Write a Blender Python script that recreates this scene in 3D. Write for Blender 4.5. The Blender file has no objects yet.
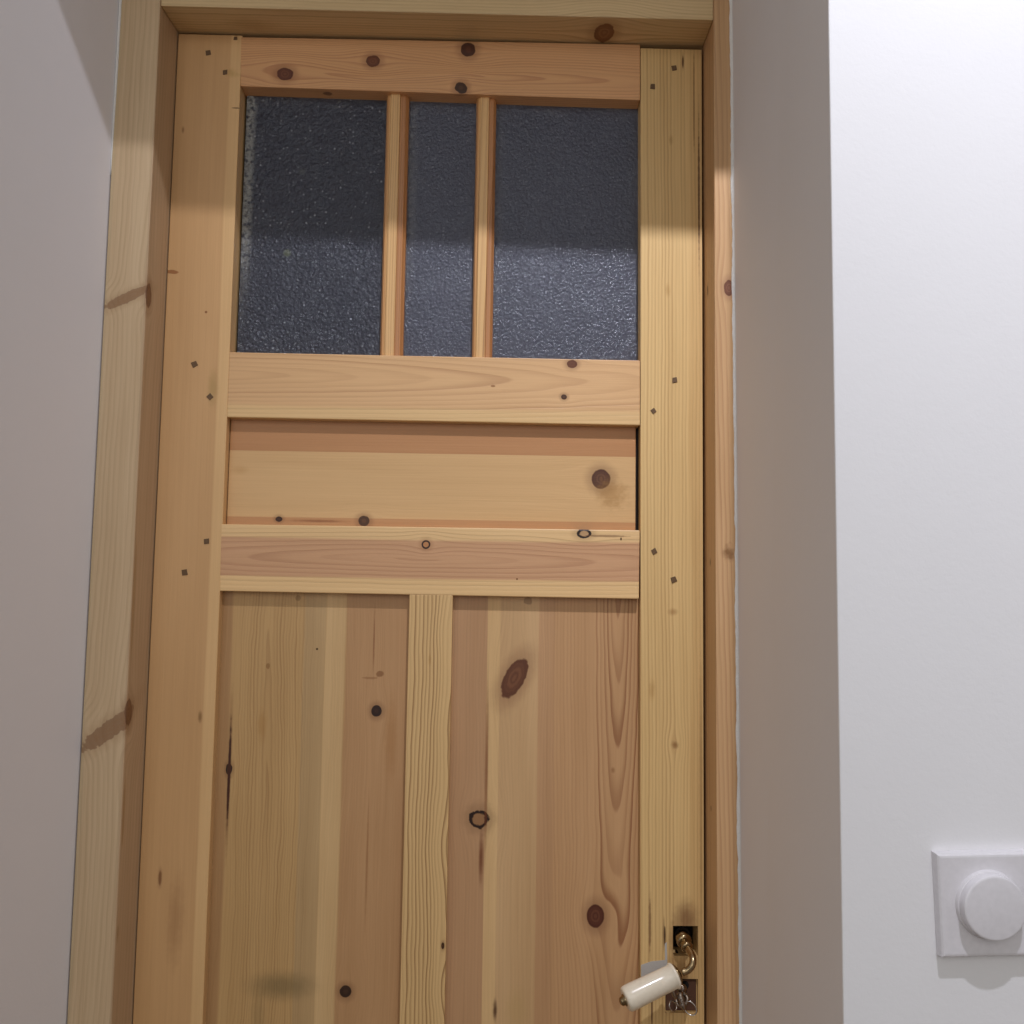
import bpy, bmesh, math, random
import numpy as np
from mathutils import Vector, Matrix
random.seed(7)
C = bpy.context.scene.collection
CAMZ = 1.40
# ------------------------------------------------------------ camera
F, PITCH, YAW, ROLL = 984.1, 0.08801, 0.0190, 0.01439
cp, sp, cy, sy = math.cos(PITCH), math.sin(PITCH), math.cos(YAW), math.sin(YAW)
fwd = Vector((sy*cp, cy*cp, sp)); r0 = Vector((cy, -sy, 0)); u0 = r0.cross(fwd)
RT = math.cos(ROLL)*r0 + math.sin(ROLL)*u0
UP = -math.sin(ROLL)*r0 + math.cos(ROLL)*u0
cam = bpy.data.cameras.new('camera'); co = bpy.data.objects.new('camera', cam); C.objects.link(co)
m = Matrix((RT, UP, -fwd)).transposed().to_4x4(); m.translation = Vector((0, 0, CAMZ)); co.matrix_world = m
cam.sensor_width = 36; cam.lens = 36*F/1024; cam.clip_start = .02
bpy.context.scene.camera = co
YF, YJ, YD = .81, 1.1508, 1.2066            # wall face, frame face, door face (metres from the camera)

def at(px, py, val, axis=1):
    """measured point of the photograph -> place on a real plane of the room"""
    d = fwd + RT*((px-512)/F) - UP*((py-512)/F)
    if axis == 2: val = val - CAMZ
    p = d*(val/d[axis]); return Vector((p.x, p.y, p.z+CAMZ))

# ------------------------------------------------------------ object helpers
def link(name, me, mat, parent=None, loc=(0, 0, 0)):
    o = bpy.data.objects.new(name, me); C.objects.link(o)
    if mat: me.materials.append(mat)
    if parent: o.parent = parent
    o.location = loc
    return o
def finish(name, bm, mat, parent=None, smooth=False, bev=0, seg=2, angle=35):
    """verts of bm are in world space; stored relative to the parent's base"""
    bmesh.ops.recalc_face_normals(bm, faces=bm.faces)
    off = parent_world(parent)
    bmesh.ops.transform(bm, matrix=off.inverted(), verts=bm.verts)
    me = bpy.data.meshes.new(name); bm.to_mesh(me); bm.free()
    if smooth:
        for p in me.polygons: p.use_smooth = True
    o = link(name, me, mat, parent)
    if bev:
        b = o.modifiers.new('bevel', 'BEVEL'); b.width = bev; b.segments = seg; b.limit_method = 'ANGLE'; b.angle_limit = math.radians(angle)
    return o
def parent_world(p):
    M = Matrix.Identity(4)
    while p is not None:
        M = (Matrix.Translation(p.location) @ p.rotation_euler.to_matrix().to_4x4()) @ M; p = p.parent
    return M
def root(name, loc, rot=(0, 0, 0)):
    o = bpy.data.objects.new(name, None); C.objects.link(o); o.location = loc; o.rotation_euler = rot; o.empty_display_size = .05
    return o
def tag(o, label=None, cat=None, kind=None, group=None):
    if label: o['label'] = label
    if cat: o['category'] = cat
    if kind: o['kind'] = kind
    if group: o['group'] = group
    return o
def prism_y(bm, poly, y0, y1):
    """poly: (x,z) points, extruded from y0 to y1"""
    a = [bm.verts.new((x, y0, z)) for x, z in poly]; b = [bm.verts.new((x, y1, z)) for x, z in poly]
    n = len(poly); bm.faces.new(a); bm.faces.new(b[::-1])
    for i in range(n): bm.faces.new((a[i], b[i], b[(i+1) % n], a[(i+1) % n]))
def prism_z(bm, poly, z0, z1):
    a = [bm.verts.new((x, y, z0)) for x, y in poly]; b = [bm.verts.new((x, y, z1 if not callable(z1) else z1(x))) for x, y in poly]
    n = len(poly); bm.faces.new(a); bm.faces.new(b[::-1])
    for i in range(n): bm.faces.new((a[i], b[i], b[(i+1) % n], a[(i+1) % n]))
def rect(x0, x1, z0, z1): return [(x0, z0), (x1, z0), (x1, z1), (x0, z1)]
def frame_of(axis):
    w = axis.normalized(); u = w.orthogonal().normalized(); return u, w.cross(u), w
def lathe(bm, p0, axis, prof, n=40):
    """prof: (distance along the axis, radius)"""
    u, v, w = frame_of(axis); rings = []
    for d, r in prof:
        c = p0 + w*d
        if r < 1e-6: rings.append([bm.verts.new(c)])
        else: rings.append([bm.verts.new(c + u*r*math.cos(2*math.pi*i/n) + v*r*math.sin(2*math.pi*i/n)) for i in range(n)])
    for a, b in zip(rings, rings[1:]):
        for i in range(n):
            j = (i+1) % n
            if len(a) == 1 and len(b) == 1: continue
            if len(a) == 1: bm.faces.new((a[0], b[j], b[i]))
            elif len(b) == 1: bm.faces.new((a[i], a[j], b[0]))
            else: bm.faces.new((a[i], a[j], b[j], b[i]))
def tube(bm, pts, rad, n=20):
    """smooth tube through the points (Catmull-Rom), capped"""
    P = [Vector(p) for p in pts]; Q = [P[0]*2-P[1]] + P + [P[-1]*2-P[-2]]; path = []; R = []
    rr = rad if isinstance(rad, (list, tuple)) else [rad]*len(P)
    for i in range(1, len(Q)-2):
        for k in range(8):
            t = k/8; a, b, c, d = Q[i-1:i+3]
            path.append(.5*((2*b)+(c-a)*t+(2*a-5*b+4*c-d)*t*t+(-a+3*b-3*c+d)*t**3)); R.append(rr[i-1]*(1-t)+rr[i]*t)
    path.append(P[-1]); R.append(rr[-1])
    u = (path[1]-path[0]).orthogonal().normalized(); rings = []
    for i, p in enumerate(path):
        w = (path[min(i+1, len(path)-1)]-path[max(i-1, 0)]).normalized()
        u = (u - w*u.dot(w)).normalized(); v = w.cross(u)
        rings.append([bm.verts.new(p+(u*math.cos(2*math.pi*k/n)+v*math.sin(2*math.pi*k/n))*R[i]) for k in range(n)])
    for a, b in zip(rings, rings[1:]):
        for k in range(n): bm.faces.new((a[k], a[(k+1) % n], b[(k+1) % n], b[k]))
    bm.faces.new(rings[0][::-1]); bm.faces.new(rings[-1])
def torus(bm, c, normal, R, r, n=32, m_=10, sx=1, sy_=1):
    u, v, w = frame_of(normal); g = []
    for i in range(n):
        a = 2*math.pi*i/n; dr = u*math.cos(a)*sx + v*math.sin(a)*sy_; dn = dr.normalized()
        g.append([bm.verts.new(c+dr*R+(dn*math.cos(2*math.pi*k/m_)+w*math.sin(2*math.pi*k/m_))*r) for k in range(m_)])
    for i in range(n):
        for k in range(m_): bm.faces.new((g[i][k], g[(i+1) % n][k], g[(i+1) % n][(k+1) % m_], g[i][(k+1) % m_]))

# ------------------------------------------------------------ shader expression helper
def lin(c): return tuple(((v/255)/12.92 if v/255 <= .04045 else ((v/255+.055)/1.055)**2.4) for v in c)
class G:
    def __init__(s, name):
        s.m = bpy.data.materials.new(name); s.m.use_nodes = True; s.t = s.m.node_tree; s.t.nodes.clear()
        s.out = s.t.nodes.new('ShaderNodeOutputMaterial')
    def n(s, typ, ins={}, **kw):
        nd = s.t.nodes.new(typ)
        for k, v in kw.items(): setattr(nd, k, v)
        for k, v in ins.items():
            sk = nd.inputs[k]
            if isinstance(v, E): s.t.links.new(v.s, sk)
            elif hasattr(v, 'is_output'): s.t.links.new(v, sk)
            else: sk.default_value = v
        return nd
    def math(s, op, *a, clamp=False):
        nd = s.t.nodes.new('ShaderNodeMath'); nd.operation = op; nd.use_clamp = clamp
        for i, v in enumerate(a):
            if isinstance(v, E): s.t.links.new(v.s, nd.inputs[i])
            else: nd.inputs[i].default_value = v
        return E(s, nd.outputs[0])
    def mix(s, f, a, b, mode='MIX'):
        nd = s.t.nodes.new('ShaderNodeMix'); nd.data_type = 'RGBA'; nd.blend_type = mode; nd.clamp_factor = True
        for k, v in ((0, f), (6, a), (7, b)):
            if isinstance(v, E): s.t.links.new(v.s, nd.inputs[k])
            elif k == 0: nd.inputs[k].default_value = v
            else: nd.inputs[k].default_value = (*v[:3], 1)
        return E(s, nd.outputs[2])
    def vec(s, x, y, z):
        nd = s.n('ShaderNodeCombineXYZ', {0: x, 1: y, 2: z}); return E(s, nd.outputs[0])
    def noise(s, v, scale=1, detail=2, rough=.5, dist=0):
        nd = s.n('ShaderNodeTexNoise', {'Vector': v, 'Scale': scale, 'Detail': detail, 'Roughness': rough, 'Distortion': dist}); return E(s, nd.outputs[0])
    def white(s, x):
        nd = s.n('ShaderNodeTexWhiteNoise', {'W': x}, noise_dimensions='1D'); return E(s, nd.outputs[0])
    def ss(s, x, a, b):
        nd = s.n('ShaderNodeMapRange', {0: x, 1: a, 2: b, 3: 0., 4: 1.}, interpolation_type='SMOOTHSTEP'); return E(s, nd.outputs[0])
    def pos(s, off):
        tc = s.n('ShaderNodeTexCoord'); va = s.n('ShaderNodeVectorMath', {0: tc.outputs['Object'], 1: off}, operation='ADD')
        sp_ = s.n('ShaderNodeSeparateXYZ', {0: va.outputs[0]}); return [E(s, o) for o in sp_.outputs]
    def bsdf(s, col, rough, bump=None, bdist=.001, **kw):
        ins = {'Base Color': col if isinstance(col, E) else (*col[:3], 1), 'Roughness': rough}
        for k, v in kw.items(): ins[k.replace('_', ' ')] = v
        b = s.n('ShaderNodeBsdfPrincipled', ins)
        if bump is not None:
            nb = s.n('ShaderNodeBump', {'Height': bump, 'Distance': bdist, 'Strength': 1.0}); s.t.links.new(nb.outputs[0], b.inputs['Normal'])
        s.t.links.new(b.outputs[0], s.out.inputs[0]); return b
class E:
    def __init__(s, g, sock): s.g, s.s = g, sock
    def __add__(s, o): return s.g.math('ADD', s, o)
    __radd__ = __add__
    def __mul__(s, o): return s.g.math('MULTIPLY', s, o)
    __rmul__ = __mul__
    def __sub__(s, o): return s.g.math('SUBTRACT', s, o)
    def __rsub__(s, o): return s.g.math('SUBTRACT', o, s)

def desat(c, k=.12):
    l = lin(c); y = .25*l[0]+.65*l[1]+.10*l[2]
    return [l[0]*(1-k)+y*k*.96, (l[1]*(1-k)+y*k)*1.02, (l[2]*(1-k)+y*k)*.92]
def wood(name, off, axis, base, line, face, grain, gain=1.0, amp=.6, bands=(), knots=(), dk=.8, seed=0., rough=.42, fibre=.10, blotch=.18, spec=.35, zone=None):
    """pine board. axis 'v' or 'h' = grain direction; face = y of its front;
    grain = (centre across, distance of the pith, taper, where the taper starts, rings per metre, waviness)
    bands = (from, to, colour, softness, strength) across; knots = dict(s, t, rs, rt, a, kind)"""
    g = G(name); X, Y, Z = g.pos(off); gain *= .885
    s, t = (Z, X) if axis == 'v' else (X, Z)
    if dk: t = t + (Y-face)*dk
    wob = (g.noise(g.vec(s*3.0, t*9.0, seed), 1, 1)-.5)*grain[5]
    wob2 = (g.noise(g.vec(s*22., t*60., seed+5), 1, 1)-.5)*(grain[5]*.24)
    tw = t + wob + wob2
    sw = None
    for k in knots:
        if k['kind'] in ('stain', 'crack', 'plain'): continue
        ds = (s-k['s'])*(1/(k['rs']*k.get('ws', 4.5))); dt = (t-k['t'])*(1/(k['rt']*k.get('wt', 2.6)))
        e = g.math('EXPONENT', (ds*ds+dt*dt)*-1.0)
        tw = tw - (t-k['t'])*e*.85
    d = (s-grain[3])*grain[2] + grain[1]
    c = tw - grain[0]
    R = g.math('SQRT', c*c + d*d)
    ph = R*grain[4] + g.noise(g.vec(s*1.5, t*25., seed+9), 1, 2)*1.2
    p = g.math('FRACT', ph); fl = g.math('FLOOR', ph)
    ln = g.ss(p, .30, .90)*(1-g.ss(p, .90, 1.0))*(g.white(fl+seed)*.75+.25)
    fine = g.noise(g.vec(s*9., t*700., seed+2), 1, 3, .6)
    vein = g.noise(g.vec(s*5., tw*210., seed+6), 1, 3, .65)
    low = g.noise(g.vec(s*2.2, t*26., seed+3), 1, 2, .5)
    low2 = g.noise(g.vec(s*5., t*9., seed+14), 1, 2, .5)
    B = [v*gain for v in desat(base)]; L = [v*gain for v in desat(line)]
    col = g.mix(0, B, B); lcol = g.mix(0, L, L)
    for a, b, bc, soft, st in bands:
        w = (g.noise(g.vec(s*3.5, 0.3, seed+a*91), 1, 2)-.5)*(soft*1.6)
        mk = g.ss(t+w, a-soft*.5, a+soft*.5)*(1-g.ss(t+w, b-soft*.5, b+soft*.5))*st
        bc_ = [v*gain for v in desat(bc)]
        col = g.mix(mk, col, bc_)
        lcol = g.mix(mk, lcol, [v*.70 for v in bc_])
    if zone:      # (from, to, softness, rest): part of the width where the rings show strongly
        zm = g.ss(t, zone[0]-zone[2], zone[0]+zone[2])*(1-g.ss(t, zone[1]-zone[2], zone[1]+zone[2]))
        ln = ln*(zm*(1-zone[3])+zone[3])
    col = g.mix(ln*amp, col, lcol)
    sh = (fine-.5)*(fibre*2) + (vein-.5)*(fibre*2.2) + (low-.5)*(blotch*2) + (low2-.5)*(blotch*.9) + 1.0
    shc = g.vec(sh, g.math('POWER', sh, 1.25), g.math('POWER', sh, 1.6))
    col = g.mix(1.0, col, shc, 'MULTIPLY')
    nz = (g.noise(g.vec(s*150., t*150., seed+4), 1, 2)-.5)
    for k in knots:
        a = math.radians(k.get('a', 0)); ca, sa = math.cos(a), math.sin(a)
        s_, t_ = s-k['s'], t-k['t']
        es = (s_*ca+t_*sa)*(1/k['rs']); et = (t_*ca-s_*sa)*(1/k['rt'])
        e = g.math('SQRT', es*es+et*et) + nz*k.get('rag', .35)
        kd = k['kind']; al = k.get('al', 1.)
        dark = [v*gain*q for v, q in zip(lin(k.get('c', (62, 32, 24))), (.8, .84, .62))]
        red = [v*gain*q for v, q in zip(lin(k.get('c2', (112, 66, 46))), (.8, .84, .66))]
        if kd == 'stain':
            col = g.mix((1-g.ss(e, .1, 1.0))*al, col, dark); continue
        if kd == 'crack':
            col = g.mix((1-g.ss(e, .5, 1.6))*.45*al, col, red); col = g.mix((1-g.ss(e, .5, .95))*al, col, dark); continue
        if kd == 'plain':
            col = g.mix((1-g.ss(e, .75, 1.15))*al, col, dark); continue
        col = g.mix((1-g.ss(e, 1.0, 2.3))*.38*al, col, red)
        if kd == 'ring':
            col = g.mix((1-g.ss(e, .98, 1.12))*al, col, [v*.35 for v in dark])
            col = g.mix((1-g.ss(e, .55, .75))*al, col, [v*1.5 for v in red])
        elif kd == 'solid':
            col = g.mix((1-g.ss(e, .98, 1.12))*al, col, dark)
            rr = g.math('SINE', e*17.)*.28+.42
            col = g.mix((1-g.ss(e, .62, .86))*rr*al, col, red)
        else:   # dark
            col = g.mix((1-g.ss(e, .95, 1.1))*al, col, [v*.5 for v in dark])
            col = g.mix((1-g.ss(e, .25, .6))*.5*al, col, dark)
    h = ln*(-.55*amp) + fine*.30
    g.bsdf(col, rough, bump=h, bdist=.0005, Specular_IOR_Level=spec)
    return g.m

def K(px, py, rx, ry, kind='solid', axis='v', y=YD, a=0, ax=1, dk=.8, face=None, **kw):
    face = y if face is None else face
    """knot measured in the photograph: place and half sizes in px -> metres on the board"""
    p = at(px, py, y, ax); sc = p.y/F
    tt = (p.x if axis == 'v' else p.z) + (p.y-face)*dk
    ss_ = p.z if axis == 'v' else p.x
    rs, rt = (ry, rx) if axis == 'v' else (rx, ry)
    return dict(s=ss_, t=tt, rs=rs*sc, rt=rt*sc, a=a, kind=kind, **kw)

# ------------------------------------------------------------ plain materials
def paint(name, rgb, rough=.6, sc=260., bd=.00016):
    g = G(name); X, Y, Z = g.pos((0, 0, 0)); v = g.vec(X, Y, Z)
    n = g.noise(v, sc, 3, .6); n2 = g.noise(v, 9., 3, .6); n3 = g.noise(v, 60., 2)
    c = g.mix((n2-.4)*.9, [x*.965 for x in lin(rgb)], lin(rgb))
    g.bsdf(c, rough, bump=n+n3*.9+n2*1.6, bdist=bd, Specular_IOR_Level=.3); return g.m
PAINT = paint('wall_paint', (236, 234, 236))
PAINT_L = paint('wall_paint_left', (240, 237, 240))
def simple(name, rgb, rough, metal=0, bumpsc=0, bd=.0002, **kw):
    g = G(name); X, Y, Z = g.pos((0, 0, 0)); v = g.vec(X, Y, Z); n = g.noise(v, bumpsc or 200., 3)
    c = g.mix(n, [x*.85 for x in lin(rgb)], lin(rgb))
    g.bsdf(c, rough, bump=n if bumpsc else None, bdist=bd, Metallic=metal, **kw); return g.m
PLASTIC = simple('white_plastic', (228, 224, 228), .35)
PORCELAIN = simple('cream_porcelain', (240, 228, 206), .26, Coat_Weight=.25)
BRASS = simple('aged_brass', (166, 144, 110), .25, 1, 300., .0002)
STEEL = simple('dark_worn_steel', (164, 150, 138), .25, 1, 500., .0004)
LOCKM = simple('brown_lock_metal', (34, 24, 19), .6, .3, 400., .0004)
GREY = simple('grey_old_paint', (190, 185, 178), .6, 0, 500., .0002)
CAULK = simple('white_caulk', (240, 238, 234), .6, 0, 300., .0008)
PEGM = simple('dark_peg_wood', (104, 76, 46), .6, 0, 900., .0003)
DARK = simple('dark_room_paint', (70, 70, 78), .8)

# ------------------------------------------------------------ room shell
lint = lambda x: CAMZ + .8620 + (.1 - x)*.028        # underside of the lintel, slightly out of level
XL, XR = -.4668, .2851
bm = bmesh.new(); prism_z(bm, [(-.5345, YF), (XL, YJ), (XL, 1.30), (-2.6, 1.30), (-2.6, YF)], 0, 3.6)
tag(finish('wall_left', bm, PAINT_L), 'white plaster wall and splayed reveal left of the door', 'wall', 'structure')
bm = bmesh.new(); prism_z(bm, [(.2851, YF), (2.6, YF), (2.6, 1.30), (XR, 1.30), (XR, YJ)], 0, 3.6)
for vv_ in bm.verts:
    if abs(vv_.co.x-XR) < 1e-5 and vv_.co.y > YJ-.01: vv_.co.x += (CAMZ+.6-vv_.co.z)*.0040
tag(finish('wall_right', bm, PAINT, bev=.0015), 'white wall with deep shaded reveal right of the door', 'wall', 'structure')
bm = bmesh.new()
prism_y(bm, [(-.5345, lint(-.5345)), (.2851, lint(.2851)), (.2851, 3.6), (-.5345, 3.6)], YF, 1.30)
tag(finish('wall_top', bm, PAINT), 'white lintel wall above the door opening', 'wall', 'structure')
bm = bmesh.new(); prism_y(bm, [(XL, CAMZ+.79), (XR, CAMZ+.79), (XR, lint(XR)), (XL, lint(XL))], YJ+.004, 1.30)
tag(finish('wall_back', bm, PAINT), 'white plaster strip between door frame and lintel', 'wall', 'structure')
bm = bmesh.new(); prism_z(bm, [(-2.6, -2.2), (2.6, -2.2), (2.6, 3.2), (-2.6, 3.2)], -.05, 0)
FL = wood('floor_boards', (0, 0, 0), 'v', (140, 118, 96), (110, 88, 66), 0, (.1, .05, .01, 0, 120, .01), dk=0)
tag(finish('floor', bm, FL), 'wooden floor', 'floor', 'structure')
# dark room seen dimly through the glass
bm = bmesh.new()
for pl in ([(-1.2, 3.0), (1.2, 3.0), (1.2, 3.05), (-1.2, 3.05)], [(-1.25, 1.30), (-1.2, 1.30), (-1.2, 3.05), (-1.25, 3.05)], [(1.2, 1.30), (1.25, 1.30), (1.25, 3.05), (1.2, 3.05)]):
    prism_z(bm, pl, 0, 2.9)
prism_z(bm, [(-1.25, 1.3), (1.25, 1.3), (1.25, 3.05), (-1.25, 3.05)], 2.9, 2.95)
tag(finish('wall_far', bm, DARK), 'dark unlit room behind the door glass', 'wall', 'structure')

# ------------------------------------------------------------ door frame (trim_1)
XJL, XJR = -.4132, .2618        # inner faces of the side jambs
R0 = Vector((-.07, 1.20, 0)); OFF = tuple(R0)
ZH = CAMZ + .7158
frame = tag(root('trim_1', R0), 'pale pine door frame lining the opening', 'door frame', 'structure')
JL = wood('pine_frame_left', OFF, 'v', (180, 151, 121), (146, 114, 84), YJ, (-.30, .10, .02, 1.0, 210, .012), gain=1.55, amp=.30, dk=.8, seed=3.1, blotch=.12,
    bands=((-.50, -.462, (170, 146, 116), .004, .7), (-.418, -.37, (160, 126, 98), .003, .55)),
    knots=[K(128, 297, 26, 5, 'solid', a=-27, y=YJ, face=YJ, c=(120, 80, 58), c2=(146, 106, 78), al=.62, rag=.9, ws=3, wt=1.2),
           K(151, 294, 5.5, 12, 'solid', y=YJ, face=YJ, c=(104, 66, 48), c2=(130, 88, 64), al=.85, rag=.4),
           K(112, 728, 34, 8, 'solid', a=-36, y=YJ, face=YJ, c=(116, 76, 56), c2=(146, 106, 80), al=.62, rag=.9, ws=3, wt=1.2),
           K(131, 713, 6, 13, 'solid', y=YJ, face=YJ, c=(106, 68, 50), c2=(132, 90, 66), al=.85, rag=.5),
           K(126, 815, 2.2, 34, 'plain', y=YJ, face=YJ, c=(150, 108, 72), al=.5, rag=.3),
           K(136, 600, 2.5, 60, 'plain', y=YJ, face=YJ, c=(150, 112, 78), al=.45, rag=.3),
           K(120, 935, 2.5, 14, 'stain', y=YJ, face=YJ, c=(140, 106, 78), al=.6)])
JR = wood('pine_frame_right', OFF, 'v', (182, 140, 100), (148, 98, 62), YJ, (.20, .05, .02, 1.0, 240, .010), gain=1.5, amp=.5, dk=-.8, seed=7.7, blotch=.14,
    knots=[K(729, 288, 5, 8, 'solid', y=YJ, face=YJ, dk=-.8, c=(110, 66, 56), c2=(140, 92, 78)),
           K(706.5, 290, 2, 5, 'solid', y=YD-.02, face=YJ, dk=-.8, c=(112, 76, 46)),
           K(728, 553, 8, 12, 'stain', y=YJ, face=YJ, dk=-.8, c=(120, 78, 50), al=.8, rag=1.2),
           K(706, 562, 2.5, 6, 'stain', y=YJ+.02, face=YJ, dk=-.8, c=(84, 58, 40), al=.9),
           K(706.5, 810, 1.4, 3, 'plain', y=YJ+.02, face=YJ, dk=-.8, c=(90, 54, 36), al=.9)])
JH = wood('pine_frame_head', OFF, 'h', (184, 154, 114), (150, 118, 80), YJ, (ZH-.07, .02, .03, .2, 230, .010), gain=1.6, amp=.55, dk=-.8, seed=5.3, blotch=.12,
    knots=[K(604, 33, 10, 13, 'solid', 'h', y=ZH, ax=2, face=YJ, dk=-.8, c=(112, 72, 48), c2=(140, 98, 70)),
           K(250, 24, 40, 12, 'stain', 'h', y=ZH, ax=2, face=YJ, dk=-.8, c=(140, 104, 66), al=.35)])
bm = bmesh.new(); prism_z(bm, [(XL+.0012, YJ), (XJL-.0030, YJ), (XJL, YD), (XJL, 1.28), (XL+.0012, 1.28)], 0, ZH+.07); finish('side_jamb', bm, JL, frame, bev=.0012)
bm = bmesh.new(); prism_y(bm, rect(XJR, XR-.0004, 0, ZH+.07), YJ, 1.28)
for vv_ in bm.verts:
    if abs(vv_.co.x-XR+.0004) < 1e-5: vv_.co.x += (CAMZ+.6-vv_.co.z)*.0040
finish('side_jamb', bm, JR, frame, bev=.0012)
bm = bmesh.new(); prism_z(bm, [(XJL-.0027, YJ+.0006), (XJR-.0003, YJ+.0006), (XJR-.0003, 1.28), (XJL+.0003, 1.28), (XJL+.0003, YD)], ZH-.0005, ZH+.07); finish('head_jamb', bm, JH, frame, bev=.0010)
# stops behind the door so no light leaks round it
def lean(o, x0, x1, f, y0=-9):
    p = parent_world(o.parent).translation
    for vv_ in o.data.vertices:
        if x0 <= vv_.co.x+p.x <= x1 and vv_.co.y+p.y > y0: vv_.co.x += f(vv_.co.z+p.z)
def stop(poly, mat): bm = bmesh.new(); prism_y(bm, poly, YD+.043, 1.28); finish('door_stop', bm, mat, frame)
stop(rect(XJL, XJL+.018, 0, ZH), JL); stop(rect(XJR-.018, XJR, 0, ZH), JR); stop(rect(XJL+.018, XJR-.018, ZH-.018, ZH), JH)

def bead(name, x, y, z0, z1, w, ragged, label):
    bm = bmesh.new(); n = int((z1-z0)/.006); prev = None; sect = []
    rw = random.Random(3); lvl = 1.0
    for i in range(n+1):
        z = z0+(z1-z0)*i/n
        lvl = .65*lvl+.35*rw.uniform(.3, 1.7); ww = w*(1+(lvl-1)*ragged)
        sect.append([bm.verts.new(q) for q in ((x+(CAMZ+.6-z)*.0040-ww, y, z), (x+(CAMZ+.6-z)*.0040-ww*.6, y-.0009, z), (x+(CAMZ+.6-z)*.0040, y-.0014, z), (x+(CAMZ+.6-z)*.0040+.0009, y-.003, z), (x+(CAMZ+.6-z)*.0040+.0015, y+.003, z), (x+(CAMZ+.6-z)*.0040-ww, y+.002, z))])
    for a, b in zip(sect, sect[1:]):
        for k in range(6): bm.faces.new((a[k], a[(k+1) % 6], b[(k+1) % 6], b[k]))
    bm.faces.new(sect[0]); bm.faces.new(sect[-1][::-1])
    return tag(finish(name, bm, CAULK, smooth=True), label, 'caulk line', 'structure')
bead('trim_2', XR, YJ, 0, ZH+.05, .0030, .7, 'ragged white caulk line where the frame meets the right reveal')
bm = bmesh.new()
tube(bm, [(XL+.0008, YJ+.0005, CAMZ+.50), (XL+.0012, YJ+.0002, CAMZ+.56), (XL+.0018, YJ, CAMZ+.64), (XL+.002, YJ, ZH+.06)], [.0004, .0012, .0017, .0018], 10)
tag(finish('trim_3', bm, CAULK, smooth=True), 'soft white caulk line beside the frame at upper left', 'caulk line', 'structure')

# ------------------------------------------------------------ door
door = tag(root('door_1', R0), 'stripped pine panel door with three dark glass panes and a porcelain lever', 'door', 'structure')
ZB = .012
def XD(px, py): return at(px, py, YD).x
def ZD(px, py): return at(px, py, YD).z
XS0, XS1, XS2, XS3 = -.4120, -.3306, .1801, .2588
ZTOP = CAMZ+.7128
def poly_px(pts): return [((q := at(px, py, YD)).x, q.z) for px, py in pts]
TH = .040
# left stile
M = wood('pine_left_stile', OFF, 'v', (178, 134, 88), (156, 108, 68), YD, (-.47, .05, .01, 1.0, 150, .008), gain=1.62, amp=.08, seed=11.3, fibre=.05, blotch=.14,
    bands=((XD(216, 400), -.30, (196, 155, 106), .0032, .75),), 
    knots=[K(172, 272, 7, 2.2, 'plain', c=(136, 80, 46), al=.8, rag=.9), K(183, 130, 2, 5, 'stain', c=(120, 78, 46), al=.7),
           K(160, 878, 2.0, 9, 'crack', c=(110, 66, 40), al=.7), K(200, 717, 3, 8, 'stain', c=(120, 84, 50), al=.8), K(206, 312, 1.4, 1.4, 'plain', c=(130, 82, 50)),
           K(232, 73, 10, 6, 'stain', c=(170, 130, 80), al=.5, rag=1.0), K(175, 920, 12, 60, 'stain', c=(130, 84, 56), al=.35), K(236, 108, 5, .7, 'plain', c=(90, 56, 30), al=.8),
           K(213, 388, 8, 26, 'stain', c=(150, 120, 76), al=.5)])
bm = bmesh.new(); prism_y(bm, rect(XS0, XS1, ZB, ZTOP), YD, YD+TH); STL = finish('stile', bm, M, door, bev=.0012)
# right stile with the two recesses cut for the missing lock plates
M = wood('pine_right_stile', OFF, 'v', (204, 165, 108), (150, 104, 58), YD, (.02, .03, .015, 1.0, 235, .007), gain=1.38, amp=.46, seed=21.9, fibre=.09, blotch=.11, dk=.3,
    bands=((XD(690, 300), .30, (190, 148, 92), .006, .7),),
    knots=[K(699, 190, 1.2, 90, 'crack', c=(84, 50, 28), al=.8, rag=.7), K(694, 100, 1.0, 55, 'plain', c=(110, 70, 40), al=.5, rag=.7), K(683, 62, 1.2, 8, 'crack', c=(90, 54, 30), al=.9),
           K(652, 690, 5, 14, 'stain', c=(168, 120, 70), al=.4), K(675, 745, 5, 5, 'stain', c=(130, 84, 46), al=.7, rag=.6), K(675, 745, 4, 5, 'solid', al=0., ws=3, wt=2), K(673, 612, 7, 5, 'stain', c=(150, 100, 60), al=.5),
           K(686, 920, 17, 26, 'stain', c=(104, 56, 36), al=.7, rag=.3), K(674, 940, 7, 26, 'stain', c=(110, 62, 40), al=.5, rag=.4), K(664, 935, 2, 22, 'stain', c=(90, 54, 34), al=.6), K(665, 936, .8, 10, 'plain', c=(50, 28, 18), al=.9),
           K(650, 925, 1.5, 32, 'crack', c=(110, 70, 42), al=.6, rag=.8), K(652, 1010, 1.3, 20, 'crack', c=(90, 54, 34), al=.7),
           K(701, 800, 2.4, 190, 'stain', c=(120, 80, 46), al=.5), K(668, 290, 4, 10, 'stain', c=(170, 122, 70), al=.4), K(671, 140, 3, 8, 'stain', c=(150, 110, 60), al=.4),
           K(678, 975, 20, 30, 'stain', c=(130, 78, 48), al=.45)])
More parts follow.
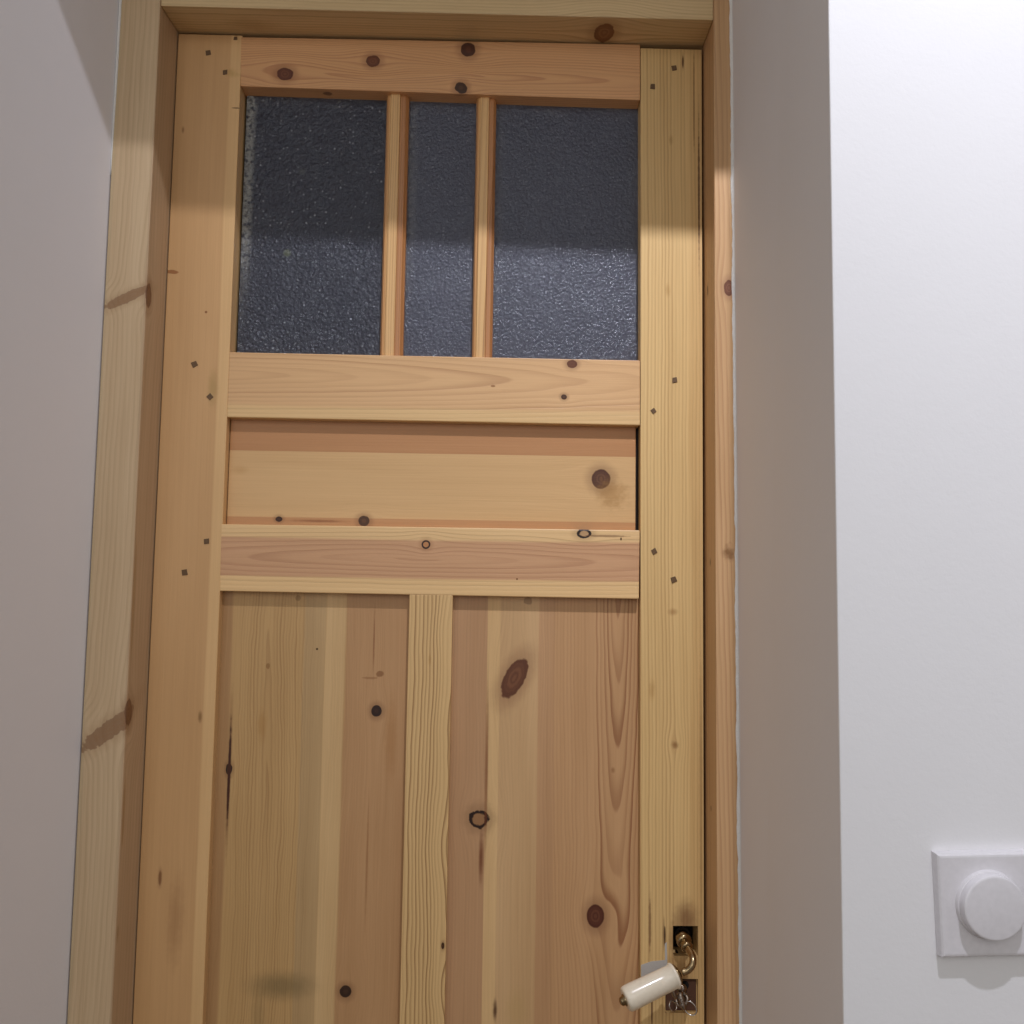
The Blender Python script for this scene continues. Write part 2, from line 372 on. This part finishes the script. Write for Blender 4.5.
def pocket_board(x0, x1, z0, z1, pockets, y0, y1):
    bm = bmesh.new()
    xs = sorted({x0, x1, *[p[0] for p in pockets], *[p[1] for p in pockets]}); zs = sorted({z0, z1, *[p[2] for p in pockets], *[p[3] for p in pockets]})
    inp = lambda x, z: next((p for p in pockets if p[0] < x < p[1] and p[2] < z < p[3]), None)
    for xa, xb in zip(xs, xs[1:]):
        for za, zb in zip(zs, zs[1:]):
            p = inp((xa+xb)/2, (za+zb)/2); y = p[4] if p else y0
            bm.faces.new([bm.verts.new(q) for q in ((xa, y, za), (xb, y, za), (xb, y, zb), (xa, y, zb))])
    for a, b, c, d, yp in pockets:
        for q in ([(a, c), (a, d)], [(a, d), (b, d)], [(b, d), (b, c)], [(b, c), (a, c)]):
            (xa, za), (xb, zb) = q
            bm.faces.new([bm.verts.new(v) for v in ((xa, y0, za), (xb, y0, zb), (xb, yp, zb), (xa, yp, za))])
    cor = [(x0, z0), (x1, z0), (x1, z1), (x0, z1)]
    for i in range(4):
        (xa, za), (xb, zb) = cor[i], cor[(i+1) % 4]
        bm.faces.new([bm.verts.new(v) for v in ((xa, y0, za), (xb, y0, zb), (xb, y1, zb), (xa, y1, za))])
    bm.faces.new([bm.verts.new((x, y1, z)) for x, z in cor])
    bmesh.ops.remove_doubles(bm, verts=bm.verts, dist=1e-6); return bm
P1 = (XD(673, 940), XD(698, 940), ZD(685, 956), ZD(685, 926), YD+.036)
P2 = (XD(665, 995), XD(698, 995), ZD(685, 1013), ZD(685, 979), YD+.005)
bm = pocket_board(XS2, XS3, ZB, ZTOP-.004, [P1, P2], YD+.0003, YD+TH); STR = finish('stile', bm, M, door); lean(STR, XS2-.001, XS2+.001, lambda z: max(0., CAMZ+.3-z)*.0042)

def rail(pts, mat, y0=YD, y1=YD+TH, name='rail'):
    bm = bmesh.new(); prism_y(bm, poly_px(pts) if isinstance(pts[0][0], (int, float)) and pts[0][0] > 5 else pts, y0, y1); return finish(name, bm, mat, door, bev=.0012)
M = wood('pine_top_rail', OFF, 'h', (182, 132, 88), (144, 86, 54), YD, (ZD(450, 77), .001, .040, XD(430, 78), 300, .008), gain=1.75, amp=.5, seed=31.2, fibre=.05, blotch=.10, dk=-.8,
    knots=[K(285, 74, 8, 6.5, 'solid', 'h', rag=.4, c=(84, 42, 30), c2=(110, 62, 42)), K(373, 61, 7, 6, 'solid', 'h', rag=.4, c=(90, 48, 34), c2=(116, 66, 46)),
           K(468, 49.5, 7.5, 7.5, 'dark', 'h', c=(96, 52, 38)), K(461, 88, 6, 6, 'dark', 'h', c=(84, 52, 38), rag=.6), K(326, 96, 5, 3, 'plain', 'h', c=(80, 44, 28), al=.7)])
rail([(240.3, 36.8), (640.3, 44.2), (640.3, 100), (240.3, 86)], M)
b2 = lambda py: ZD(430, py)
M = wood('pine_rail_under_glass', OFF, 'h', (200, 154, 108), (158, 108, 70), YD, (b2(379), .003, .060, XD(230, 380), 190, .006), gain=1.40, amp=.45, seed=41.6, fibre=.05, blotch=.08, dk=-.8,
    bands=((b2(440), b2(408), (208, 168, 116), .007, .8),),
    knots=[K(572, 364, 5, 4, 'solid', 'h', c=(100, 54, 36)), K(564, 397, 3, 2.6, 'dark', 'h', c=(100, 60, 44)), K(493, 386, 2.5, 1.2, 'plain', 'h', c=(140, 90, 56), al=.8)])
rail([(229.2, 352), (640.2, 360.3), (640.2, 425.3), (226.6, 417.2)], M)
M = wood('pine_rail_middle', OFF, 'h', (182, 134, 98), (146, 96, 66), YD, (b2(560), .0008, .055, XD(428, 560), 200, .007), gain=1.52, amp=.5, seed=51.1, fibre=.05, blotch=.09, dk=-.8,
    bands=((b2(600)-.03, b2(579), (206, 165, 114), .003, .95), (b2(540), b2(500), (206, 166, 116), .004, .9)),
    knots=[K(426, 544.5, 4.2, 4.2, 'ring', 'h', c2=(150, 100, 70), rag=.15), K(584, 533.5, 7, 4.6, 'ring', 'h', c2=(150, 116, 92), rag=.4), K(606, 536, 22, 1.2, 'plain', 'h', c=(110, 70, 46), al=.6, rag=.8),
           K(621, 539, .9, 1.6, 'plain', 'h', c=(80, 50, 30)), K(517, 579, 1, 1, 'plain', 'h', c=(120, 80, 50))])
rail([(220.8, 524), (640, 530.3), (639, 599), (219.4, 591)], M)
# panels sit 10 mm back
PB = YD+.0140
M = wood('pine_upper_panel', OFF, 'h', (198, 154, 104), (166, 118, 74), PB, (b2(560), .01, .006, -.1, 240, .005), gain=1.38, amp=.07, seed=61.4, fibre=.06, blotch=.08, dk=0,
    bands=((b2(452), b2(380), (172, 116, 70), .0006, .95), (b2(560), b2(518.5), (178, 124, 78), .0006, .95)),
    knots=[K(601, 479, 9, 9.5, 'solid', 'h', y=PB, c=(84, 46, 34), c2=(112, 72, 54), rag=.25), K(612, 494, 22, 22, 'stain', 'h', y=PB, c=(160, 112, 62), al=.55, rag=.9),
           K(364, 521, 5.5, 5, 'dark', 'h', y=PB, c=(110, 70, 50)), K(279, 519, 3.4, 2.6, 'dark', 'h', y=PB, c=(80, 44, 28)), K(320, 521, 40, 2.0, 'stain', 'h', y=PB, c=(120, 60, 34), al=.6),
           K(240, 470, 12, 6, 'stain', 'h', y=PB, c=(180, 130, 80), al=.3)])
xl = lambda px, py: at(px, py, YD).x
bm = bmesh.new(); prism_y(bm, [(XS1+.001, ZD(430, 535)), (XD(637.3, 480), ZD(430, 535)), (XD(637.3, 480), ZD(430, 410)), (XS1+.001, ZD(430, 410))], PB, PB+.014)
finish('panel', bm, M, door, bev=.0008)
bm = bmesh.new(); prism_y(bm, rect(XD(637.6, 480), XS2+.006, ZD(430, 535), ZD(430, 410)), PB+.008, PB+.012); finish('panel_backing', bm, LOCKM, door)
# lower left panel
v = lambda px, py=800: at(px, py, PB).x
M = wood('pine_lower_left_panel', OFF, 'v', (182, 140, 88), (138, 94, 50), PB, (v(264), .002, .022, CAMZ-.30, 300, .022), gain=1.33, amp=.5, zone=(v(236), v(305), .008, .3), seed=71.9, fibre=.08, blotch=.15, dk=0,
    bands=((v(299), v(321), (172, 138, 98), .003, .6), (v(321), v(341), (196, 156, 108), .002, .9), (v(341), v(420), (176, 129, 87), .005, .92), (-.5, v(226), (150, 104, 66), .004, .6)),
    knots=[K(376.5, 711, 5, 5.5, 'dark', y=PB, c=(70, 40, 34), rag=.2), K(345.5, 991.5, 5.5, 5.5, 'dark', y=PB, c=(80, 50, 40), rag=.3),
           K(229, 769, 3, 5.5, 'dark', y=PB, c=(50, 26, 18), rag=.5), K(229, 775, 1.8, 66, 'crack', y=PB, c=(70, 34, 22), c2=(110, 64, 38), rag=.4),
           K(380, 674, 4, 3, 'plain', y=PB, c=(130, 80, 48), al=.7, rag=.8), K(370, 678, 8, 1.2, 'plain', y=PB, c=(140, 90, 58), al=.5, rag=.9), K(374, 640, 1.3, 50, 'stain', y=PB, c=(130, 78, 48), al=.7),
           K(367, 860, 1.6, 90, 'stain', y=PB, c=(140, 88, 56), al=.5), K(268, 666, 2, 3, 'plain', y=PB, c=(140, 96, 58), al=.7), K(317, 649, 1.2, 1.2, 'plain', y=PB, c=(80, 54, 30)),
           K(281, 986, 46, 19, 'stain', y=PB, c=(118, 98, 74), al=.62, rag=.2), K(258, 1015, 10, 30, 'stain', y=PB, c=(128, 104, 78), al=.3),
           K(391, 740, 9, 60, 'stain', y=PB, c=(160, 104, 60), al=.4), K(262, 725, 7, 22, 'stain', y=PB, c=(170, 118, 66), al=.4), K(298, 598, 3, 3, 'plain', y=PB, c=(120, 86, 50), al=.5, rag=.8)])
ZP = b2(585)
bm = bmesh.new(); prism_y(bm, rect(XS1-.006, XD(420, 800), .16, ZP), PB, PB+.014); finish('panel', bm, M, door)
# lower right panel
kr = [K(514.5, 678, 9.5, 20, 'solid', y=PB, a=27, c=(98, 54, 38), c2=(128, 80, 58), rag=.3, ws=2.2, wt=2.0), K(479, 819, 9.5, 9, 'ring', y=PB, c=(74, 40, 28), c2=(128, 90, 66), rag=.75, ws=3.0, wt=2.2),
      K(595.5, 916, 8, 10.5, 'solid', y=PB, c=(84, 40, 30), c2=(112, 66, 50), rag=.15, ws=3, wt=2.5), K(486.5, 770, 2.4, 120, 'stain', y=PB, c=(120, 60, 34), al=.75, rag=.15), K(481, 858, 3.6, 34, 'stain', y=PB, c=(112, 56, 32), al=.85, rag=.2),
      K(495, 1010, 3, 14, 'stain', y=PB, c=(80, 46, 30), al=.9), K(516, 1010, 16, 30, 'stain', y=PB, c=(186, 150, 110), al=.35), K(528, 601, 4, 4, 'plain', y=PB, c=(120, 82, 58), al=.5, rag=.9),
      K(613, 770, 3, 4, 'stain', y=PB, c=(140, 90, 60), al=.6), K(612, 912, 10, 14, 'solid', y=PB, al=0., ws=3.2, wt=1.8)]
M = wood('pine_lower_right_panel', OFF, 'v', (184, 137, 94), (130, 76, 40), PB, (v(617, 700), .006, -.055, CAMZ-.02, 235, .012), gain=1.33, amp=.85, zone=(v(596), v(650), .008, .28), seed=81.3, fibre=.07, blotch=.15, dk=0,
    bands=((-.2, v(485), (176, 130, 92), .0010, .95), (v(485), v(498), (200, 158, 108), .0008, .95), (v(498), v(537), (188, 146, 102), .0008, .95), (v(537), v(553), (172, 126, 88), .004, .6)), knots=kr)
bm = bmesh.new(); prism_y(bm, rect(XD(440, 800), XD(643, 800), .16, ZP), PB, PB+.014); finish('panel', bm, M, door)
# mullion between the lower panels
M = wood('pine_mullion', OFF, 'v', (196, 156, 104), (134, 92, 50), YD, (XD(480, 700), .02, .012, 1.0, 230, .016), gain=1.45, amp=.85, seed=91.8, fibre=.06, blotch=.08, dk=.6,
    knots=[K(443, 946, 1.4, 3, 'dark', ws=7, wt=5, c=(90, 54, 34)), K(456, 850, 12, 22, 'solid', al=0., ws=2.2, wt=1.6), K(456, 720, 9, 22, 'solid', al=0., ws=2.2, wt=1.6), K(454, 630, 8, 16, 'solid', al=0., ws=2.2, wt=1.6), K(430, 660, 2, 8, 'stain', c=(160, 114, 66), al=.5), K(456, 990, 7, 8, 'solid', al=0., ws=3, wt=2.2)])
bm = bmesh.new(); prism_y(bm, rect(XD(409.3, 600), XD(452.8, 600), .16, b2(594.6)), YD+.0004, YD+TH-.004); finish('mullion', bm, M, door, bev=.0010)
bm = bmesh.new(); prism_y(bm, rect(XS1, XS2, ZB, .17), YD, YD+TH); finish('rail', bm, M, door, bev=.0012)
# glazing bars: moulded profile
GY = YD+.024
for x0, x1, fa, fb in ((386, 408.5, 391, 400), (476.3, 496.3, 480.5, 489)):
    a, b, c, d = [at(q, 110, YD+.008).x for q in (x0, x1, fa, fb)]
    a2, b2_ = at(x0, 110, GY).x, at(x1, 110, GY).x
    M = wood('pine_glazing_bar', OFF, 'v', (206, 158, 100), (150, 94, 48), YD, (0, .03, .01, 1.0, 330, .004), gain=1.35, amp=.7, seed=17.2+x0, fibre=.08, blotch=.12, dk=0, rough=.3, spec=.5,
        bands=((a-.01, a+(c-a)*.75, (186, 128, 72), .0010, .9), (d+.0004, b+.01, (172, 110, 60), .0008, .95)))
    bm = bmesh.new()
    prof = [(a, GY), (a, YD+.014), (a+(c-a)*.35, YD+.0095), (c-.0006, YD+.0088), (c, YD+.0065), (d, YD+.0065), (d+.0006, YD+.0088), (d+(b-d)*.65, YD+.0095), (b, YD+.014), (b, GY), (b, YD+.036), (a, YD+.036)]
    prism_z(bm, prof, b2(359)-.002, ZD(430, 91)+.002)
    finish('glazing_bar', bm, M, door, bev=.0005)
# beads around the glass (rebate shoulders)
GB = wood('pine_rebate', OFF, 'v', (160, 124, 80), (120, 84, 50), YD, (0, .03, .01, 1.0, 300, .004), gain=1.2, amp=.5, seed=27.2, dk=.9)
# glass panes
def glassmat(name, px0, px1, spark, dens, seed, few, soft_, edge_l=0, spots=()):
    g = G(name); X, Y, Z = g.pos(OFF); vv = g.vec(X, Z, seed)
    vo = g.n('ShaderNodeTexVoronoi', {'Vector': vv, 'Scale': dens, 'Randomness': 1.0}, feature='SMOOTH_F1')
    h = E(g, vo.outputs['Distance']) + g.noise(vv, dens*1.6, 2, .6)*.9
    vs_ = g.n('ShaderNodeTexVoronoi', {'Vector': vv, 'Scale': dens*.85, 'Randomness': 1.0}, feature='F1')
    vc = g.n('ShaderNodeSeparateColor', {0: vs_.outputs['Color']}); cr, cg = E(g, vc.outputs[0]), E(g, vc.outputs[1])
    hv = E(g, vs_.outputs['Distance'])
    glint_speck = (1-g.ss(hv, .10, .38))*g.ss(cr, few, few+.05)*(cg*.8+.2)  # pale points painted into the pane colour in place of lamp glints
    x0 = at(px0, 200, GY).x; x1 = at(px1, 200, GY).x; zt = at(430, 104, GY).z
    gr = g.noise(vv, 170., 3, .7); gr2 = g.noise(g.vec(X*20., Z*9., seed+3), 1, 2)
    base = lin((76, 78, 92) if few > .65 else (94, 95, 113)); dust = lin((205, 205, 198))
    fac = (1-g.ss(Z, zt-.022, zt-.001))*-1.0+1.0
    fac = fac*g.ss(gr, .42, .8)*g.ss(gr2, .3, .7)*.55
    el = (1-g.ss(X, x0+.004, x0+.013))*g.ss(gr, .36, .56)*edge_l*.85*g.ss(Z, CAMZ+.33, CAMZ+.50)
    el2 = (1-g.ss(X, x0, x0+.006))*g.ss(gr, .45, .75)*.35
    er = g.ss(X, x1-.012, x1)*g.ss(gr, .45, .8)*.30
    f = fac+el+el2+er+g.ss(gr, .62, .85)*.07
    fs = g.noise(vv, 520., 2, .7); base = g.mix(g.ss(fs, .35, .68), [q*.72 for q in base], [q*1.35 for q in base])
    col = g.mix(f, base, dust); col = g.mix(glint_speck*soft_, col, lin((225, 228, 235)))
    for sx, sz, r, c in spots:
        q = at(sx, sz, GY); dx = X-q.x; dz = Z-q.z
        col = g.mix((1-g.ss(g.math('SQRT', dx*dx+dz*dz)+(gr-.5)*.002, r*.5, r))*.7, col, lin(c))
    nb = g.n('ShaderNodeBump', {'Height': h, 'Distance': spark, 'Strength': 1.0})
    nb2 = g.n('ShaderNodeBump', {'Height': h, 'Distance': spark*.12, 'Strength': 1.0})
    dif = g.n('ShaderNodeBsdfDiffuse', {'Color': col, 'Roughness': .5, 'Normal': nb2.outputs[0]})
    gl = g.n('ShaderNodeBsdfGlossy', {'Color': (.9, .93, 1, 1), 'Roughness': .16, 'Normal': nb.outputs[0]})
    tr = g.n('ShaderNodeBsdfRefraction', {'Color': (.62, .66, .72, 1), 'Roughness': .3, 'IOR': 1.05, 'Normal': nb2.outputs[0]})
    fr = g.n('ShaderNodeFresnel', {'IOR': 1.56, 'Normal': nb2.outputs[0]})
    m1 = g.n('ShaderNodeMixShader', {0: .50, 1: tr.outputs[0], 2: dif.outputs[0]})
    m2 = g.n('ShaderNodeMixShader', {0: fr.outputs[0], 1: m1.outputs[0], 2: gl.outputs[0]})
    g.t.links.new(m2.outputs[0], g.out.inputs[0]); return g.m
zg0, zg1 = b2(360)-.006, ZD(430, 90)+.006
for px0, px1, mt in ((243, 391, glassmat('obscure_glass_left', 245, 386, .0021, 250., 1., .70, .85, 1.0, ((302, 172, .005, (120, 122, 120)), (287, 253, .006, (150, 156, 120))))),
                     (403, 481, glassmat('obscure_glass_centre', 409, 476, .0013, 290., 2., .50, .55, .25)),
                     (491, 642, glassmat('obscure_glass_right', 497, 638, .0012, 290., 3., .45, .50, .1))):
    bm = bmesh.new(); a, b = at(px0, 200, GY).x, at(px1, 200, GY).x
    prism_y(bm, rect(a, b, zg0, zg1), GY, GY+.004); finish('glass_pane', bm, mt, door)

# square pegs through the tenons
for px, py, st, r, sz in ((208, 53, STL, 12, 6), (225, 72.5, STL, 5, 5.5), (194.5, 364, STL, 28, 6), (210, 397, STL, 45, 6), (206.5, 541.5, STL, 10, 6), (184.5, 572.5, STL, 12, 6), (235.5, 38.5, STL, 0, 4),
                      (674, 68, STR, 12, 5.5), (652.5, 86.5, STR, 0, 5.5), (674.5, 380, STR, 8, 5.5), (653.5, 411, STR, 38, 5.5), (654, 551.5, STR, 30, 5.5), (673.5, 579.5, STR, 20, 6)):
    q = at(px, py, YD); h = sz/2/815*.92; a = math.radians(r); bm = bmesh.new()
    poly = [(q.x+h*(cx*math.cos(a)-cz*math.sin(a))*random.uniform(.85, 1.1), q.z+h*(cx*math.sin(a)+cz*math.cos(a))*random.uniform(.85, 1.15)) for cx, cz in ((-1, -1), (1, -1), (1.05, 1), (-.9, 1))]
    prism_y(bm, poly, YD-.0007, YD+.003); finish('peg', bm, PEGM, st, bev=.0003)

# grey old paint left where the latch plate sat
bm = bmesh.new(); prism_y(bm, poly_px([(641, 965), (651, 961.5), (665, 960), (664.8, 944), (666.6, 942), (667.4, 964), (667.5, 979), (641, 979)]), YD-.0003, YD+.001)
tag(finish('paint_remnant', bm, GREY, STR), 'patch of old grey paint')

# lock innards in the recesses
bm = bmesh.new(); c = at(683, 936, YD+.021)
prism_y(bm, rect(P1[0]+.0006, P1[1]-.0006, P1[2]+.0006, P1[3]-.0006), YD+.030, YD+.033)  # dark plate put in so the recess reads as a shaded hole
lathe(bm, Vector((c.x, YD+.030, c.z)), Vector((0, -1, 0)), [(0, 0), (0, .010), (.006, .010), (.006, .0065), (.001, .0065), (.001, 0)], 24)
bm2c = at(676, 952, YD+.018); lathe(bm, Vector((bm2c.x, YD+.021, bm2c.z)), Vector((0, -1, 0)), [(0, .0022), (.012, .0022), (.013, .001), (.013, 0)], 12)
lock = finish('dark_lock_insert', bm, LOCKM, door, smooth=True)
bm = bmesh.new(); prism_y(bm, rect(P2[0]+.0015, P2[1]-.0015, P2[2]+.0015, P2[3]-.0015), YD+.003, YD+.006)
pl = finish('lock_plate', bm, simple('rusty_plate', (92, 60, 42), .65, .1, 500., .0005), door, bev=.0006)
kh = at(685, 987, YD); bm = bmesh.new()
ky = YD+.0024
lathe(bm, Vector((kh.x, ky+.0008, kh.z+.001)), Vector((0, -1, 0)), [(0, .0052), (.0004, .0052), (.0004, 0)], 24)
prism_y(bm, rect(kh.x-.0024, kh.x+.0024, kh.z-.013, kh.z), ky+.0004, ky+.001)
finish('keyhole', bm, simple('black_keyhole', (12, 9, 8), .9), pl)

# lever handle
HY = YD-.046
def hp(px, py, y): return at(px, py, y)
s0 = hp(683.5, 939, YD+.008); s0.y = YD+.015
hroot = root('door_handle', (s0-R0)); hroot.parent = door
bm = bmesh.new()
neck = [s0, hp(682.5, 938, YD-.004), hp(684.5, 943, YD-.016), hp(688.5, 949.5, YD-.030), hp(692.5, 957, YD-.041), hp(692.3, 964.5, HY), hp(688, 970, HY), hp(682, 972.3, HY)]
tube(bm, neck, [.0052, .0056, .0050, .0042, .0040, .0041, .0041, .0041], 20)
cd = (hp(690, 953, YD-.030)-hp(681.5, 936.5, YD-.004)).normalized()
for p, rr, w in ((hp(684, 941, YD-.012), .0088, .0032), (hp(687.2, 947.3, YD-.026), .0070, .0024)):
    lathe(bm, p-cd*w, cd, [(0, .003), (0, rr*.75), (w*.5, rr), (w, rr*1.03), (w*1.5, rr), (w*2, rr*.75), (w*2, .003)], 28)
lathe(bm, hp(681.5, 936.5, YD-.004)-cd*.002, cd, [(0, 0), (.001, .0042), (.003, .0078), (.007, .0080), (.010, .0066), (.012, .003)], 28)
finish('handle_neck', bm, BRASS, hroot, smooth=True)
g0, g1 = hp(675.6, 975.3, HY+.001), hp(625, 1000.0, HY-.012); ax = g1-g0; Lg = ax.length
bm = bmesh.new(); rg = .0140
lathe(bm, g0, ax, [(0, .004), (0, rg*.96), (.0006, rg*1.03), (.002, rg*1.06), (.0034, rg*1.03), (.0042, rg*.955), (Lg*.3, rg*.965), (Lg*.6, rg*.99), (Lg*.86, rg*1.02), (Lg*.95, rg*1.0), (Lg*.985, rg*.93), (Lg, rg*.80), (Lg, .003)], 48)
finish('handle_grip', bm, PORCELAIN, hroot, smooth=True)
bm = bmesh.new()
lathe(bm, g0-ax.normalized()*.0055, ax, [(0, .004), (.0002, .006), (.0020, .0095), (.0038, .0122), (.0055, .0125), (.0055, .004)], 36)
e1 = g1; lathe(bm, e1-ax.normalized()*.002, ax, [(0, .003), (.001, .0066), (.0030, .0068), (.0040, .0052), (.0062, .0050), (.0078, .0038), (.0086, .0016), (.0088, 0)], 28)
finish('handle_cap', bm, BRASS, hroot, smooth=True)

# key in the lock: a thing of its own
kroot = tag(root('key', Vector((kh.x, YD+.001, kh.z-.004))), 'small dark metal key in the keyhole below the cream lever handle', 'key')
k0 = Vector((kh.x, YD+.004, kh.z-.003)); k1 = hp(679.5, 988, YD-.022); k2 = hp(681.5, 1001, YD-.026)
bm = bmesh.new(); tube(bm, [k0, (k0+k1)/2, k1], [.0026, .0028, .0030], 14)
d = (k1-k0).normalized()
for q in (.35, .55, .8): lathe(bm, k0+(k1-k0)*q-d*.0012, d, [(0, .002), (0, .0038), (.0012, .0050), (.0024, .0038), (.0024, .002)], 18)
finish('key_shank', bm, STEEL, kroot, smooth=True)
bm = bmesh.new(); nrm = Vector((.35, -1, .25))
torus(bm, k1+Vector((-.0035, -.001, -.004)), Vector((.8, -1, .1)),   .0062, .0024, sx=.8, sy_=1.15)
torus(bm, k1+Vector((.003, 0, -.013)), Vector((-.7, -1, .3)),   .0074, .0022, sx=1, sy_=.8)
lathe(bm, k1+Vector((0, 0, -.004)), Vector((.25, -.2, -1)), [(0, .001), (.001, .0040), (.004, .0032), (.0065, .0044), (.010, .0030), (.014, .0042), (.019, .0025), (.021, 0)], 14)
finish('key_bow', bm, STEEL, kroot, smooth=True)
bm = bmesh.new(); torus(bm, hp(690, 1008, YD-.024), Vector((-.3, -1, .1)), .0085, .0008, sx=.75)
torus(bm, hp(673, 1006, YD-.020), Vector((.6, -1, .2)), .0060, .0009, sx=.8)
finish('key_ring', bm, simple('bright_steel', (205, 200, 196), .18, 1), kroot, smooth=True)

# ------------------------------------------------------------ dimmer switch
pw = .0808; c0 = at(932.6, 849.3, YF)
phi = -.029                           # slightly crooked on the wall
dl = root('dimmer_switch', Vector((c0.x+pw/2, YF, c0.z-pw/2)), (0, phi, 0))
tag(dl, 'square white rotary dimmer switch on the right wall', 'light switch')
ct = Vector(dl.location); Rm = Matrix.Rotation(phi, 3, 'Y')
def loc3(x, y, z): return ct + Rm @ Vector((x, y, z))
TP = .0100
bm = bmesh.new(); h0, h1 = pw/2, pw/2-.0012; g_ = []
for hh, y in ((h0, 0), (h0, -.002), (h0-.0005, -TP+.0016), (h1-.0006, -TP+.0003), (h1-.002, -TP)):
    g_.append([bm.verts.new(loc3(sx*hh, y, sz*hh)) for sx, sz in ((-1, -1), (1, -1), (1, 1), (-1, 1))])
for a, b in zip(g_, g_[1:]):
    for i in range(4): bm.faces.new((a[i], a[(i+1) % 4], b[(i+1) % 4], b[i]))
bm.faces.new(g_[-1]); bm.faces.new(g_[0][::-1])
finish('switch_plate', bm, PLASTIC, dl, bev=.0003)
kc = Vector((-.0006, 0, .0004)); kcw = lambda y: loc3(kc.x, y, kc.z)
nrm = Rm @ Vector((0, -1, 0))
bm = bmesh.new(); lathe(bm, kcw(-TP+.0002), nrm, [(0, .002), (0, .0272), (.0008, .0270), (.0028, .0260), (.0032, .0252), (.0036, .002)], 72); o = finish('knob_base', bm, PLASTIC, dl, smooth=True)
bm = bmesh.new(); lathe(bm, kcw(-TP-.0030), nrm, [(0, .002), (0, .0252), (.0065, .0250), (.0076, .0246), (.0080, .0240), (.0082, .0230), (.0082, 0)], 96); o = finish('knob', bm, PLASTIC, dl, smooth=False)
for o in dl.children:
    if o.name.startswith('knob'):
        for p in o.data.polygons: p.use_smooth = True
        o.data.set_sharp_from_angle(angle=math.radians(28))

# ------------------------------------------------------------ light
L = bpy.data.lights.new('ceiling_spot', 'SPOT'); L.shadow_soft_size = .022; L.energy = 335; L.color = (.90, .925, 1.03); L.spot_size = math.radians(120); L.spot_blend = 1.0
lo = bpy.data.objects.new('ceiling_spot', L); C.objects.link(lo)
LP = Vector((.294, -.19, CAMZ+1.85)); lo.location = LP
lo.rotation_euler = Vector((.48, 1, -.5)).to_track_quat('-Z', 'Y').to_euler()
A = bpy.data.lights.new('soft_fill', 'AREA'); A.shape = 'RECTANGLE'; A.size = 3.2; A.size_y = 1.6; A.energy = 31; A.color = (.99, .97, .95)  # added soft fill out of view behind the camera, lifts the shaded upper door
ao = bpy.data.objects.new('soft_fill', A); C.objects.link(ao); ao.location = (-.3, -1.8, 2.2)
ao.rotation_euler = (Vector((0, 1.2, 1.9))-ao.location).to_track_quat('-Z', 'Y').to_euler()
w = bpy.data.worlds.new('world'); bpy.context.scene.world = w; w.use_nodes = True
nt = w.node_tree; bg = nt.nodes['Background']
tc = nt.nodes.new('ShaderNodeTexCoord'); sx = nt.nodes.new('ShaderNodeSeparateXYZ'); mr = nt.nodes.new('ShaderNodeMapRange')
mr.inputs[1].default_value = -.7; mr.inputs[2].default_value = .25; mr.inputs[3].default_value = .36; mr.inputs[4].default_value = .66
nt.links.new(tc.outputs['Generated'], sx.inputs[0]); nt.links.new(sx.outputs[2], mr.inputs[0]); nt.links.new(mr.outputs[0], bg.inputs[1])
bg.inputs[0].default_value = (.975, .975, .965, 1)
vs = bpy.context.scene.view_settings
vs.view_transform = 'Standard'; vs.look = 'None'; vs.gamma = 1; vs.exposure = -.80
vs.use_curve_mapping = False
